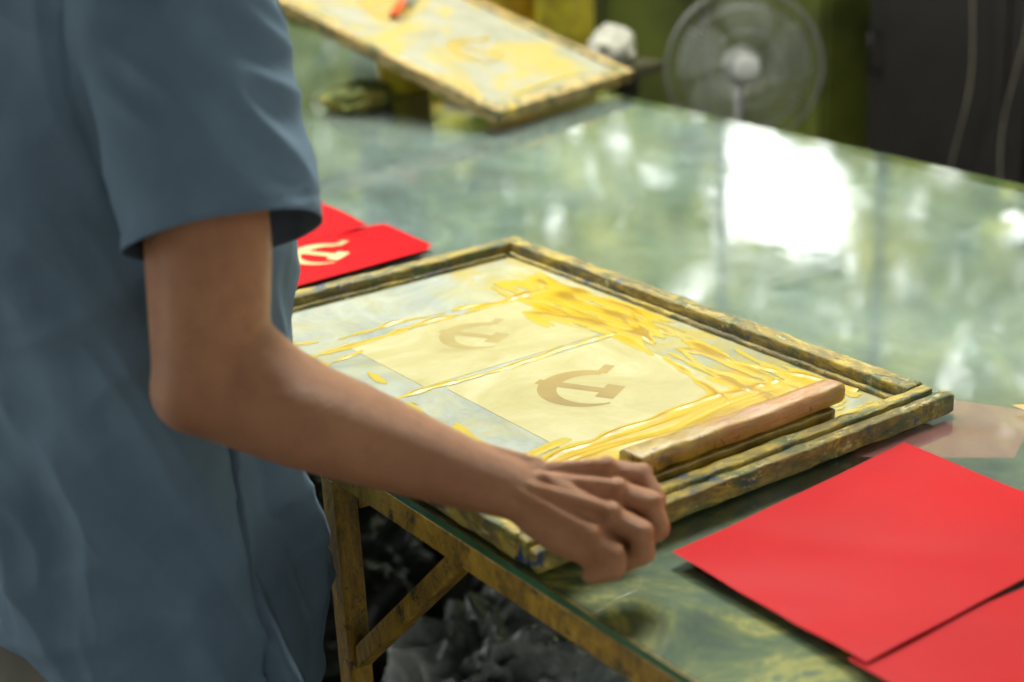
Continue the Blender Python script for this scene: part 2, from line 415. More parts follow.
# ------------------------------------------------------------------ hammer and sickle emblem
def emblem_bm(bm, C, up, right, r, z):
    """flat mark on plane; C centre (x,y), up/right 2-D directions, r radius"""
    C = Vector(C); up = Vector(up).normalized(); right = Vector(right).normalized()
    def P(a, b_, dz=0): q = C + right * (a * r) + up * (b_ * r); return bm.verts.new((q.x, q.y, z + dz))
    N = 56; o = []; i_ = []
    for k in range(N + 1):
        t = k / N; a = math.radians(-136 + 236 * t)
        ca, sa = math.cos(a), math.sin(a)
        cx, cy, r2 = -0.16, 0.13, 0.79
        bq = -(ca * cx + sa * cy); cq = cx * cx + cy * cy - r2 * r2
        r_in = -bq + math.sqrt(max(0, bq * bq - cq))
        tip = 0.99 if t > .6 else 0.78
        r_in = min(r_in, tip)
        o.append(P(ca, sa)); i_.append(P(ca * r_in, sa * r_in))
    for k in range(N): bm.faces.new((o[k], o[k + 1], i_[k + 1], i_[k]))
    def rect(c, d, l, w, dz):
        d = Vector(d).normalized(); n = Vector((-d.y, d.x)); c = Vector(c)
        ps = [c + d * l + n * w, c - d * l + n * w, c - d * l - n * w, c + d * l - n * w]
        bm.faces.new([P(p.x, p.y, dz) for p in ps])
    rect((-0.80, -0.80), (1, 1), 0.24, 0.12, 0.00002)
    rect((0.14, -0.14), (1, -1), 0.90, 0.13, 0.00004)
    rect((-0.40, 0.40), (1, 1), 0.36, 0.20, 0.00006)
UPV, RTV = (-0.28, -1), (-1, 0.28)
def emblem(name, C, up, right, r, z, mat, parent):
    bm = bmesh.new(); emblem_bm(bm, C, up, right, r, z); bmesh.ops.recalc_face_normals(bm, faces=bm.faces)
    for f in bm.faces:
        if f.normal.z < 0: f.normal_flip()
    return obj_bm(name, bm, mat, parent, recalc=False)

# ------------------------------------------------------------------ screen printing frame (main)
FX0, FX1, FY0, FY1 = 0.640, 1.128, 0.916, 1.634
fr1 = empty("screen_printing_frame", ((FX0 + FX1) / 2, (FY0 + FY1) / 2, TZ), "ink-crusted wooden silkscreen frame with cream stencils and wet yellow ink", "screen printing frame")
def rail(parent, lo, hi, mat, axis, M=None, amp=0.0014, name="rail"):
    bm = bmesh.new(); add_box(bm, lo, hi)
    bmesh.ops.bevel(bm, geom=bm.edges[:], offset=0.0020, segments=2, affect='EDGES', profile=0.5)
    es = [e for e in bm.edges if abs((e.verts[0].co - e.verts[1].co)[axis]) > 0.1]
    bmesh.ops.subdivide_edges(bm, edges=es, cuts=110)
    for v in bm.verts:
        d = Vector((noise.noise(v.co * 60), noise.noise(v.co * 60 + Vector((9, 3, 1))), noise.noise(v.co * 55 + Vector((2, 7, 5)))))
        v.co += d * amp
    if M is not None:
        for v in bm.verts: v.co = M @ v.co
    return obj_bm(name, bm, mat, parent, smooth=False)
z0, z1 = TZ + 0.002, TZ + 0.026
RW = 0.022
rail(fr1, (FX1 - RW, FY0 + 0.031, z0), (FX1, FY1, z1), M_RAILY, 1)
rail(fr1, (FX0, FY0 + 0.031, z0), (FX0 + RW, FY1, z1), M_RAILY, 1)
rail(fr1, (FX0, FY0, z0), (FX1 + 0.010, FY0 + 0.0135, z1 - 0.004), M_RAILX, 0)
rail(fr1, (FX0, FY0 + 0.0143, z0), (FX1 - 0.004, FY0 + 0.029, z1), M_RAILX, 0)
rail(fr1, (FX0 + RW + .001, FY1 - RW, z0), (FX1 - RW - .001, FY1, z1), M_RAILX, 0)
rail(fr1, (FX1 - RW - .008, FY0 + 0.033, z0), (FX1 - RW - .001, FY1 - RW - .002, z0 + 0.013), M_RAILY, 1, name="ledge")
rail(fr1, (FX0 + RW + .012, FY1 - RW - .008, z0), (FX1 - RW - .012, FY1 - RW - .001, z0 + 0.013), M_RAILX, 0, name="ledge")
ZS = TZ + 0.010
bm = bmesh.new(); add_box(bm, (FX0 + RW, FY0 + 0.029, ZS - 0.001), (FX1 - RW, FY1 - RW, ZS)); obj_bm("mesh_screen", bm, M_SCREEN, fr1)
for (a, c_, e, f) in ((0.775, 1.005, 1.30, 1.458), (0.79, 1.012, 1.082, 1.283)):
    bm = bmesh.new(); add_box(bm, (a, e, ZS + 0.0001), (c_, f, ZS + 0.0003)); obj_bm("stencil_panel", bm, M_STENCIL, fr1)
emblem("emblem", (0.902, 1.39), UPV, RTV, 0.043, ZS + 0.0004, M_EMBLEMF, fr1)
emblem("emblem", (0.897, 1.187), UPV, RTV, 0.049, ZS + 0.0004, M_EMBLEM, fr1)

# wet ink as a height field
def band(v, lo, hi, f):
    return max(0, min(1, (v - lo) / f)) * max(0, min(1, (hi - v) / f))
def nz(x, y, z=0): return noise.noise(Vector((x, y, z)))
def ink_amount(x, y):
    wx = x + 0.018 * nz(x * 9, y * 9, 11); wy = y + 0.018 * nz(x * 9, y * 9, 17)
    n1 = nz(x * 24, y * 24); n2 = nz(wx * 8, wy * 8, 5); n4 = nz(x * 48, y * 48, 4)
    sx = nz(wx * 8, wy * 80, 2) + .6 * nz(wx * 16, wy * 190, 6); sy = nz(wx * 80, wy * 8, 3) + .6 * nz(wx * 190, wy * 16, 9)
    def ridge(c, w, amp, on):
        w = w * (1 + .9 * n1 + .6 * n4)
        return max(0, amp) * math.exp(-(c / max(w, .001)) ** 2) if on else 0
    a = 0.0
    a += ridge(y - (1.466 + 0.012 * n2 + 0.005 * n1 + 0.03 * (x - .9)), 0.0040, 1.1 + 1.5 * n1 + .8 * n4, 0.68 < x < 1.05)
    a += ridge(y - (1.484 + 0.022 * n2 + 0.006 * n1 - 0.10 * (x - .9)), 0.0022, .8 + 1.8 * n1 + n4, 0.70 < x < 1.02)
    a += ridge(y - (1.440 + 0.03 * n2 + 0.3 * (x - .75)), 0.0022, .8 + 1.6 * n1 + n4, 0.67 < x < .78)
    a += ridge(y - (1.291 + 0.005 * n1 + .006 * n2), 0.0030, 1.1 + 1.1 * n1 + .8 * n4, 0.71 < x < 1.02)
    a += ridge(y - (1.078 + 0.010 * n1 + 0.012 * n2), 0.0045, 1.1 + 1.4 * n1 + .6 * n4, 0.69 < x < 1.06)
    fade = 1 - .6 * math.exp(-((x - 1.065) / .030) ** 2 - ((y - 1.10) / .07) ** 2)
    lo_b = band(y, 0.945, 1.088, 0.022) * band(x, 0.665 + 0.05 * n2, 1.096, 0.03) * fade
    a += lo_b * (0.70 + 0.7 * sx + 0.7 * n2 + 0.3 * n4)
    rt = band(x, 1.002 + .014 * n2, 1.096, 0.012) * band(y, 0.96, 1.54, 0.05) * fade
    a += rt * (0.34 + 0.75 * sy + 0.9 * n2 + 0.4 * n1)
    cl = math.exp(-((x - 1.030) / 0.045) ** 2 - ((y - 1.38) / 0.085) ** 2)
    a += cl * (0.35 + 0.8 * n1 + 0.7 * sy)
    lt = band(x, 0.665, 0.82, 0.03) * band(y, 0.95, 1.12, 0.03)
    a += lt * (0.36 + 0.6 * sx + 0.8 * n2)
    lf = band(x, 0.665, 0.77, 0.03) * band(y, 1.10, 1.56, 0.04)
    a += lf * (-0.14 + 0.6 * sy + 0.6 * n1)
    for c0, sl, w, ya, yb in ((1.02, .35, .0022, 1.06, 1.33), (1.05, -.25, .0022, 1.0, 1.42), (1.03, .12, .002, 1.02, 1.5), (1.065, .05, .0022, 1.0, 1.5)):
        a += ridge((x - c0) - sl * (y - 1.2) - 0.02 * n2 - .004 * n1, w * 1.3, .9 + 1.2 * n1 + .8 * n4, ya < y < yb)
    return a
STEP = 0.0013
gx = np.arange(FX0 + RW + .001, FX1 - RW - 0.009, STEP); gy = np.arange(FY0 + 0.031, FY1 - RW - 0.009, STEP)
A = np.array([[ink_amount(float(x), float(y)) for y in gy] for x in gx])
TH = 0.18
idx = -np.ones(A.shape, int); verts = []; th = []; faces = []
def vid(i, j):
    if idx[i, j] < 0:
        idx[i, j] = len(verts); a = max(0, A[i, j] - TH)
        verts.append((gx[i], gy[j], ZS + 0.0004 + min(0.0022, 0.0012 * a))); th.append(min(1, a * 0.7))
    return int(idx[i, j])
for i in range(len(gx) - 1):
    for j in range(len(gy) - 1):
        if A[i:i + 2, j:j + 2].max() > TH:
            faces.append((vid(i, j), vid(i + 1, j), vid(i + 1, j + 1), vid(i, j + 1)))
me = bpy.data.meshes.new("wet_ink"); me.from_pydata(verts, [], faces); me.materials.append(M_INK)
at = me.attributes.new("thick", 'FLOAT', 'POINT'); at.data.foreach_set("value", th)
for p in me.polygons: p.use_smooth = True
ink = bpy.data.objects.new("wet_ink", me); link(ink, fr1)

# ------------------------------------------------------------------ squeegee
sq = empty("squeegee", (0.905, 0.968, ZS), "worn wooden squeegee with flat tan handle and ink-stained base", "squeegee")
def profile_extrude(bm, prof, xs, fn):
    rings = []
    for x in xs:
        s, oy, oz = fn(x)
        rings.append([bm.verts.new((x, oy + p[0] * s, oz + p[1] * s)) for p in prof])
    n = len(prof)
    for A_, B_ in zip(rings, rings[1:]):
        for k in range(n): bm.faces.new((A_[k], A_[(k + 1) % n], B_[(k + 1) % n], B_[k]))
    bm.faces.new(rings[0][::-1]); bm.faces.new(rings[-1])
def sup(a, b_, e, n=28): return [(a * math.copysign(abs(math.cos(t)) ** e, math.cos(t)), b_ * math.copysign(abs(math.sin(t)) ** e, math.sin(t))) for t in [2 * math.pi * k / n for k in range(n)]]
HY, HZ, SX = 0.969, 0.8385, 0.778
xs = [SX + 0.252 * k / 70 for k in range(71)]
def sfn(x):
    u = (x - SX) / 0.252; e = 1 - u
    s = 1 if e > 0.02 else 0.86 + 0.14 * (e / 0.02)
    if u < .008: s = .96
    return s * (1 + .10 * max(0, 1 - u * 3.0)), HY, HZ + 0.0005 * math.sin(u * 8)
bm = bmesh.new(); profile_extrude(bm, sup(.0145, .0098, .50), xs, sfn)
for v in bm.verts: v.co += Vector((0, noise.noise(v.co * 40), noise.noise(v.co * 40 + Vector((5, 5, 5))))) * .0018
obj_bm("handle", bm, M_SQ, sq, smooth=True)
xs = [SX + .003 + 0.233 * k / 50 for k in range(51)]
bm = bmesh.new(); profile_extrude(bm, sup(.0145, .0060, .28), xs, lambda x: (1, HY, 0.8222))
for v in bm.verts: v.co += Vector((0, noise.noise(v.co * 45), noise.noise(v.co * 45 + Vector((5, 5, 5))))) * .0012
obj_bm("wooden_base", bm, M_SQI, sq, smooth=True)
bm = bmesh.new(); add_box(bm, (SX + .006, HY - .003, ZS + 0.0035), (SX + .232, HY + .003, 0.817)); obj_bm("rubber_blade", bm, M_RUBBER, sq, bevel=0.001)

# ------------------------------------------------------------------ papers
def paper(corners, z, label, curl=0.004, group="red sheets on the table", mat=M_RED, name="red_paper", n=24, sm=True):
    bm = bmesh.new(); c = [Vector(p) for p in corners]; g = []
    sx = random.random() * 10
    for i in range(n + 1):
        row = []
        for j in range(n + 1):
            u = i / n; v = j / n
            p = c[0] * (1 - u) * (1 - v) + c[1] * u * (1 - v) + c[2] * u * v + c[3] * (1 - u) * v
            w = curl * 1.3 * abs(noise.noise(Vector((p.x * 5 + p.y * 6, p.y * 3 + sx, 3))))
            row.append(bm.verts.new((p.x, p.y, z + w)))
        g.append(row)
    for i in range(n):
        for j in range(n): bm.faces.new((g[i][j], g[i + 1][j], g[i + 1][j + 1], g[i][j + 1]))
    o = obj_bm(name, bm, mat, smooth=sm)
    return tag(o, label, "paper", group)
paper([(0.742, 0.662), (1.048, 0.672), (1.048, 0.899), (0.745, 0.876)], TZ + 0.0012, "plain bright red paper sheet lying on the glass by the frame", 0.006)
paper([(0.735, 0.440), (1.036, 0.430), (1.042, 0.652), (0.738, 0.676)], TZ + 0.0003, "bright red paper sheet tucked beside another red sheet on glass", 0.0014)
p3 = paper([(0.77, 1.70), (1.052, 1.722), (1.055, 1.875), (0.775, 1.895)], TZ + 0.0044, "red sheet printed with a cream emblem beside the frame", 0.0008)
paper([(0.76, 1.862), (1.040, 1.868), (1.062, 2.090), (0.775, 2.12)], TZ + 0.0005, "red sheet overlapped by a printed red sheet on glass", 0.012)
paper([(0.79, 1.755), (1.070, 1.745), (1.076, 1.885), (0.80, 1.90)], TZ + 0.0002, "red sheet at the bottom of the overlapping stack", 0.001)
emblem("printed_emblem", (0.930, 1.802), UPV, RTV, 0.046, TZ + 0.0058, M_CREAM, p3)
paper([(1.195, 0.893), (1.225, 0.875), (1.212, 0.850), (1.192, 0.862)], TZ + 0.0004, "small tan scrap of torn paper on glass", 0.001, "paper scraps", M_TAN, "paper_scrap", 3)
b = MB("pink_tissue"); b.color((226, 130, 124)); b.set(Roughness=0.5, Alpha=0.16); M_PINK = b.m
paper([(0.99, 0.913), (1.10, 0.815), (1.20, 0.87), (1.145, 0.975)][::-1], TZ + 0.0003, "thin translucent pinkish tissue scrap stuck on glass", 0.0004, "paper scraps", M_PINK, "tissue_scrap", 4)

# ------------------------------------------------------------------ second, propped screen
e1 = Vector((0.39, 0.11, 0)).normalized(); eh = Vector((-e1.y, e1.x, 0)); th_ = math.radians(17)
e2 = eh * math.cos(th_) + Vector((0, 0, 1)) * math.sin(th_); e3 = e1.cross(e2)
O2 = Vector((1.52, 2.24, TZ + 0.012))
M2 = Matrix(((e1.x, e2.x, e3.x, O2.x), (e1.y, e2.y, e3.y, O2.y), (e1.z, e2.z, e3.z, O2.z), (0, 0, 0, 1)))
fr2 = empty("screen_printing_frame", O2, "pale wooden silkscreen frame propped at a tilt, yellow emblems", "screen printing frame")
W2, L2 = 0.41, 0.66
rail(fr2, (0, 0, 0), (W2, 0.026, 0.024), M_RAIL2, 0, M2)
rail(fr2, (0, L2 - 0.026, 0), (W2, L2, 0.024), M_RAIL2, 0, M2)
rail(fr2, (0, 0.027, 0), (0.022, L2 - 0.027, 0.024), M_RAIL2, 1, M2)
rail(fr2, (W2 - 0.022, 0.027, 0), (W2, L2 - 0.027, 0.024), M_RAIL2, 1, M2)
bm = bmesh.new(); add_box(bm, (0.020, 0.024, 0.016), (W2 - 0.020, L2 - 0.024, 0.0175), M2); obj_bm("mesh_screen", bm, M_STENCIL2, fr2)
for cy in (0.22, 0.45):
    bm = bmesh.new(); emblem_bm(bm, (0.20, cy), UPV, RTV, 0.06, 0.0180)
    for v in bm.verts: v.co = M2 @ v.co
    obj_bm("emblem", bm, M_EMBLEM2, fr2)
bm = bmesh.new()
pts = [(0.05, 0.05), (0.14, 0.048), (0.24, 0.055), (0.33, 0.05)]
add_tube(bm, [M2 @ Vector((a, c_, 0.0165)) for a, c_ in pts], [0.002, 0.005, 0.004, 0.002], 8)
obj_bm("wet_ink", bm, M_INK, fr2, smooth=True)
# orange-handled ink spatula lying on the propped screen
M_ORG = simple("orange_red_plastic", (214, 84, 30), 0.35)
M_WIRE = simple("steel_wire", (136, 140, 136), 0.35, 0.05, 20, 0.6, 0)
sp0 = M2 @ Vector((0.19, 0.40, 0.03))
spat = empty("ink_spatula", sp0, "small ink spatula with orange-red handle lying on the screen", "spatula")
bm = bmesh.new(); add_tube(bm, [M2 @ Vector((0.15 + .07 * t, 0.40 + .04 * t, 0.030)) for t in (0, .1, .3, .6, .9, 1)], [.005, .008, .010, .009, .009, .006], 14); obj_bm("handle", bm, M_ORG, spat, smooth=True)
bm = bmesh.new(); add_box(bm, (0, -.014, -.0008), (.08, .014, .0008), M2 @ Matrix.Translation((0.218, 0.44, 0.028)) @ Matrix.Rotation(.46, 4, 'Z') @ Matrix.Rotation(.1, 4, 'Y')); obj_bm("blade", bm, M_WIRE, spat)

# ink tubs
M_TUB = simple("yellow_plastic", (248, 212, 66), 0.4, 0.15, 20); M_INKY = simple("yellow_ink_surface", (240, 208, 60), 0.15)
M_TUBW = simple("white_plastic", (226, 218, 180), 0.4, 0.15, 20)
M_TUBO = simple("orange_plastic", (244, 186, 54), 0.4, 0.15, 20)
def tub(loc, r, h, mat, label):
    e = empty("ink_tub", loc, label, "ink tub"); x, y, z = loc
    bm = bmesh.new()
    add_lathe(bm, [(r * .86, 0), (r * .9, 0.004), (r * .97, h * .9), (r * 1.05, h * .91), (r * 1.05, h), (r * .98, h), (r * .95, h * .9), (r * .86, h * .12), (0.001, h * .11)], loc)
    obj_bm("tub_body", bm, mat, e, smooth=True)
    bm = bmesh.new(); add_lathe(bm, [(r * .9, h * .72), (r * .6, h * .735), (0.001, h * .74)], loc); obj_bm("ink_fill", bm, M_INKY, e, smooth=True)
    bm = bmesh.new(); add_tube(bm, [(x + r * 1.06 * math.cos(a), y + 0.012 + r * .35 * math.sin(a), z + h * .93 - 0.5 * r * math.sin(a)) for a in [math.pi * k / 12 for k in range(13)]], 0.0025, 6)
    obj_bm("bail_handle", bm, M_WIRE, e, smooth=True)
    e["group"] = "ink tubs"
    return e
tub((1.60, 2.68, TZ + .001), 0.055, 0.105, M_TUB, "small yellow-smeared plastic ink tub under the propped screen")

# ------------------------------------------------------------------ side bench with tubs, rag
M_DKW = simple("dark_bench_wood", (52, 50, 30), 0.7, 0.3)
bench = empty("side_bench", (2.1, 3.2, 0), "low dark wooden bench beyond the printing table", "bench")
bm = bmesh.new(); add_box(bm, (1.98, 2.64, 0.745), (2.24, 3.9, 0.77)); obj_bm("bench_top", bm, M_DKW, bench, bevel=0.003)
for x in (2.0, 2.18):
    for y in (2.7, 3.82):
        bm = bmesh.new(); add_box(bm, (x, y, 0), (x + .04, y + .04, .744)); obj_bm("leg", bm, M_DKW, bench, bevel=0.003)
bm = bmesh.new(); add_box(bm, (2.01, 2.741, .25), (2.03, 3.819, .29)); add_box(bm, (2.19, 2.741, .25), (2.21, 3.819, .29)); obj_bm("stretcher", bm, M_DKW, bench)
for k, (x, y, r, h, m, l) in enumerate([(2.12, 2.835, .070, .20, M_TUB, "bright yellow plastic ink tub on the side bench"), (2.1, 3.00, .075, .26, M_TUBO, "tall orange-yellow ink tub on the side bench"),
                            (2.11, 3.19, .08, .22, M_TUBW, "white plastic ink tub streaked with yellow"), (2.1, 3.40, .09, .24, M_TUB, "wide bright yellow ink tub on the bench")]):
    tub((x, y, .771), r, h, m, l)
def crumple(name, c, s, mat, label, cat, seed, amp=0.35, sub=5, group=None, st=(1, 1, 1)):
    """gathered sheet: cell-like creases rising to sharp folds"""
    bm = bmesh.new(); bmesh.ops.create_icosphere(bm, subdivisions=sub, radius=1)
    for v in bm.verts:
        p = v.co * 1.1 + Vector((seed * 7.1, seed, 0))
        p = p + Vector((noise.noise(p * 1.5), noise.noise(p * 1.5 + Vector((5, 0, 0))), noise.noise(p * 1.5 + Vector((0, 5, 0))))) * .5
        p = Vector((p.x * st[0], p.y * st[1], p.z * st[2]))
        f1 = noise.voronoi(p * 1.2)[0][0]; f2 = noise.voronoi(p * 2.9)[0][0]; f3 = noise.voronoi(p * 6)[0][0]
        d = .72 + amp * (.75 * f1 + .38 * f2 + .14 * f3)
        q = v.co * d; q.z = max(q.z, -0.62)
        v.co = Vector((c[0] + q.x * s[0], c[1] + q.y * s[1], c[2] + (q.z + 0.62) * s[2]))
    o = obj_bm(name, bm, mat, smooth=True); tag(o, label, cat, group); return o
M_RAG = simple("white_rag_cloth", (176, 176, 162), 0.9)
crumple("rag", (2.14, 2.695, .771), (.050, .038, .048), M_RAG, "crumpled white cleaning rag on the side bench", "rag", 3, .6, 4, None, (2, 1, 1))
M_GCL = simple("green_cloth", (110, 136, 76), 0.85)
b = MB("amber_stained_cloth"); b.color(b.ramp(b.noise(14, 5), [(.36, (84, 106, 58)), (.52, (128, 128, 58)), (.66, (176, 146, 60))])); b.set(Roughness=.8); M_YCL = b.m
crumple("cloth_bundle", (1.17, 2.82, TZ + .001), (.19, .15, .14), M_GCL, "crumpled dull green cloth bundle on the glass table", "cloth", 6, .4, 5, None, (1, 2, 1))
crumple("stained_cloth", (1.46, 2.61, TZ + .001), (.065, .055, .028), M_YCL, "crumpled green and amber stained cloth under the propped screen", "cloth", 9, .5, 5, None, (1, 2, 1))

# clutter below table
def film(name, c):
    b = MB(name); b.color(b.ramp(b.noise(7, 6, .65), [(.38, tuple(v * .5 for v in c)), (.62, c)])); b.set(Roughness=0.3); b.bump(b.noise(9, 4, .5, 2.5), .3, .02); return b.m
M_BAG = film("translucent_grey_plastic", (142, 148, 142)); M_BAG2 = film("dark_plastic", (44, 48, 44)); M_BAG3 = film("dull_green_sacking", (84, 96, 62))
for k, (x, y, sx, m, l) in enumerate([(1.10, 1.63, .14, M_BAG, "crumpled pale grey plastic bag on the floor"), (1.54, 2.00, .17, M_BAG, "larger crumpled pale grey plastic bag on the floor"),
        (0.98, 2.12, .17, M_BAG2, "crumpled dark plastic sack under the table"), (1.58, 1.50, .14, M_BAG2, "small dark plastic sack under the table"),
        (1.42, 2.49, .18, M_BAG3, "dull green sack bundle under the table"), (1.27, 1.18, .10, M_BAG3, "small dull green sack near the table leg")]):
    crumple("plastic_bag", (x, y, 0.002), (sx * 1.1, sx * .95, sx * 1.1), m, l, "plastic bag", k + 11, 0.8, 6, "bags under the table", (1.8, 1.8, 1.1))

# ------------------------------------------------------------------ fan
fc = Vector((2.62, 2.79, 0.68)); fd = Vector((-0.6, -0.77, 0.12)).normalized()
fan = empty("pedestal_fan", (fc.x, fc.y, 0), "grey pedestal fan with round wire cage standing beyond the table", "fan")
R = fd.to_track_quat('Z', 'Y').to_matrix().to_4x4(); MF = Matrix.Translation(fc) @ R
M_FANP = simple("grey_fan_plastic", (170, 174, 170), 0.2, .05, 10, 0, 0)
b = MB("clear_grey_blade"); b.color((150, 158, 152)); b.set(Roughness=0.1, Alpha=0.16); M_BLADE = b.m
bm = bmesh.new()
FRAD = 0.187
def circ(r, z, n=48): return [MF @ Vector((r * math.cos(2 * math.pi * k / n), r * math.sin(2 * math.pi * k / n), z)) for k in range(n)]
add_tube(bm, circ(FRAD, 0), 0.0042, 8, True)
for s in (1, -1):
    for rr_, zz in ((0.145, 0.045), (0.09, 0.06), (.045, .064)): add_tube(bm, circ(rr_, zz * s), 0.0013, 5, True)
    for k in range(60):
        a = 2 * math.pi * k / 60
        add_tube(bm, [MF @ Vector((r_ * math.cos(a + tw), r_ * math.sin(a + tw), z_ * s)) for r_, z_, tw in ((0.04, 0.064, 0), (0.09, 0.06, .05), (0.145, 0.045, .1), (0.178, 0.02, .12), (FRAD, 0, .13))], 0.0008, 4)
obj_bm("cage", bm, M_WIRE, fan, smooth=True)
bm = bmesh.new(); add_lathe(bm, [(0.001, .062), (.03, .066), (.034, .062), (.034, .056), (0.001, .055)][::-1], (0, 0, 0), 24, None)
for v in bm.verts: v.co = MF @ v.co
obj_bm("cage_badge", bm, M_FANP, fan, smooth=True)
bm = bmesh.new()
add_lathe(bm, [(.001, -.02), (.03, -.02), (.03, .03), (.02, .045), (.001, .046)], (0, 0, 0), 24)
for v in bm.verts: v.co = MF @ v.co
obj_bm("hub", bm, M_FANP, fan, smooth=True)
for k in range(5):
    bm = bmesh.new(); g = []
    a0 = 2 * math.pi * k / 5
    for i in range(9):
        r_ = 0.028 + 0.135 * i / 8; row = []
        wdt = 0.30 + 0.25 * math.sin(math.pi * (i + 1) / 10)
        for j in range(9):
            t = (j / 8 - .5) * 2; a = a0 + t * wdt + i * .04
            row.append(bm.verts.new(MF @ Vector((r_ * math.cos(a), r_ * math.sin(a), 0.014 * t + .004))))
        g.append(row)
    for i in range(8):
        for j in range(8): bm.faces.new((g[i][j], g[i + 1][j], g[i + 1][j + 1], g[i][j + 1]))
    o = obj_bm("blade", bm, M_BLADE, fan, smooth=True); m = o.modifiers.new("s", 'SOLIDIFY'); m.thickness = 0.002
bm = bmesh.new()
add_hull(bm, [(fc - fd * 0.08, .05), (fc - fd * 0.15, .035)], 3); obj_bm("motor_housing", bm, M_FANP, fan, smooth=True)
bm = bmesh.new(); pc = fc - fd * 0.12
add_tube(bm, [(pc.x, pc.y, pc.z - .02), (pc.x, pc.y, 0.02)], 0.014, 12); obj_bm("pole", bm, M_FANP, fan, smooth=True)
bm = bmesh.new(); add_lathe(bm, [(.17, 0.0), (.17, .012), (.13, .028), (.03, .04), (.02, .06), (0.001, .06)], (pc.x, pc.y, 0), 40); obj_bm("base", bm, M_FANP, fan, smooth=True)

# ------------------------------------------------------------------ low cabinets
M_OLIVE = simple("olive_painted_wood", (74, 82, 26), 0.6, 0.35, 3); M_DARK = simple("near_black_paint", (15, 14, 13), 0.5, 0.3, 6); M_BRN = simple("dark_brown_panel", (18, 14, 12), 0.6, .3)
def cabinet(name, x0, x1, y0, y1, h, mat, matd, nd, label, dh=0.9):
    e = empty(name, ((x0 + x1) / 2, (y0 + y1) / 2, 0), label, "cabinet")
    bm = bmesh.new(); add_box(bm, (x0 + .02, y0, 0.06), (x1, y1, h)); add_box(bm, (x0 + .05, y0 + .03, 0), (x1 - .03, y1 - .03, .06)); obj_bm("body", bm, mat, e, bevel=.004)
    bm = bmesh.new(); add_box(bm, (x0 - .01, y0 - .01, h), (x1 + .01, y1 + .01, h + .025)); obj_bm("cabinet_top", bm, mat, e, bevel=.004)
    w = (y1 - y0) / nd
    for k in range(nd):
        a = y0 + k * w + .008; c_ = y0 + (k + 1) * w - .008
        bm = bmesh.new(); add_box(bm, (x0, a, .09), (x0 + .0195, c_, h - .02)); add_box(bm, (x0 - .008, a + .06, .15), (x0, c_ - .06, h - .08)); d = obj_bm("door", bm, matd, e, bevel=.003)
        bm = bmesh.new(); add_tube(bm, [(x0 - .001, c_ - .03, h * .6), (x0 - .03, c_ - .03, h * .6), (x0 - .03, c_ - .03, h * .6 + .1), (x0 - .001, c_ - .03, h * .6 + .1)], .005, 8)
        obj_bm("handle", bm, M_DARK, d, smooth=True)
    return e
cabinet("low_cabinet", 3.1, 3.5, 3.0, 4.9, 1.0, M_OLIVE, M_OLIVE, 4, "low olive-green painted wooden cabinet standing behind the fan")
cabinet("low_cabinet", 3.1, 3.6, 1.3, 2.84, 1.0, M_DARK, M_BRN, 3, "low near-black cabinet with dark brown doors")
M_CORD = simple("dull_pale_cord", (120, 116, 100), 0.6)
for (ya, yb, ph, lab) in ((2.44, 2.52, 0, "thin pale cord hanging down the dark cabinet front"), (2.30, 2.38, 2, "slack thin cord looped against the dark cabinet")):
    bm = bmesh.new(); add_tube(bm, [(3.05, ya + (yb - ya) * k / 15 + .015 * math.sin(k * .7 + ph), 1.03 - .06 * k) for k in range(16)], .0026, 8)
    o = obj_bm("hanging_cord", bm, M_CORD, smooth=True); tag(o, lab, "cord", "hanging cords")

# ------------------------------------------------------------------ person
V = Vector
bm = bmesh.new()
YC = 1.275
chain(bm, [(V((.455, YC, .80)), (.10, .12, .09)), (V((.465, YC, .98)), (.10, .12, .08)), (V((.475, YC, 1.14)), (.10, .13, .08)), (V((.478, YC, 1.24)), (.075, .14, .045))], 3)
add_hull(bm, [(V((.475, 1.13, 1.245)), .040), (V((.475, 1.42, 1.245)), .040), (V((.49, YC, 1.28)), .05)], 3)
chain(bm, [(V((.487, YC, 1.27)), .055), (V((.515, YC, 1.37)), .052), (V((.535, YC, 1.42)), .054)], 3)
# head (facing +x, tilted down to the work)
HC = V((.575, YC, 1.50)); HR = Matrix.Rotation(math.radians(28), 3, 'Y')
def hp(x, y, z): return HC + HR @ V((x, y, z))
add_hull(bm, [(hp(-.018, 0, .035), (.088, .074, .078)), (hp(.012, 0, .0), (.078, .068, .08))], 3)
add_hull(bm, [(hp(.02, 0, -.01), (.066, .06, .06)), (hp(.045, 0, -.09), (.028, .026, .022)), (hp(.0, .038, -.06), .022), (hp(.0, -.038, -.06), .022)], 3)
add_hull(bm, [(hp(.086, 0, .012), .007), (hp(.107, 0, -.028), .0105), (hp(.088, .013, -.033), .008), (hp(.088, -.013, -.033), .008)], 2)
for s in (1, -1):
    add_hull(bm, [(hp(-.012, s * .074, .015), (.016, .007, .014)), (hp(-.012, s * .076, -.02), (.010, .006, .014))], 2)
    add_hull(bm, [(hp(.075, s * .018, .03), .009), (hp(.066, s * .048, .03), .008)], 2)
add_hull(bm, [(hp(.074, .02, -.056), .008), (hp(.084, 0, -.056), .010), (hp(.074, -.02, -.056), .008)], 2)
# legs
for s in (-1, 1):
    yy = YC + s * .060; yf = YC + s * .115
    chain(bm, [(V((.450, yy, .78)), .070), (V((.445, YC + s * .075, .62)), .062), (V((.45, yf, .44)), .052), (V((.43, yf, .32)), .052), (V((.40, yf, .09)), .034)], 2)
    add_hull(bm, [(V((.375, yf, .04)), .034), (V((.45, yf, .055)), .033), (V((.54, yf, .028)), (.035, .04, .018))], 2)
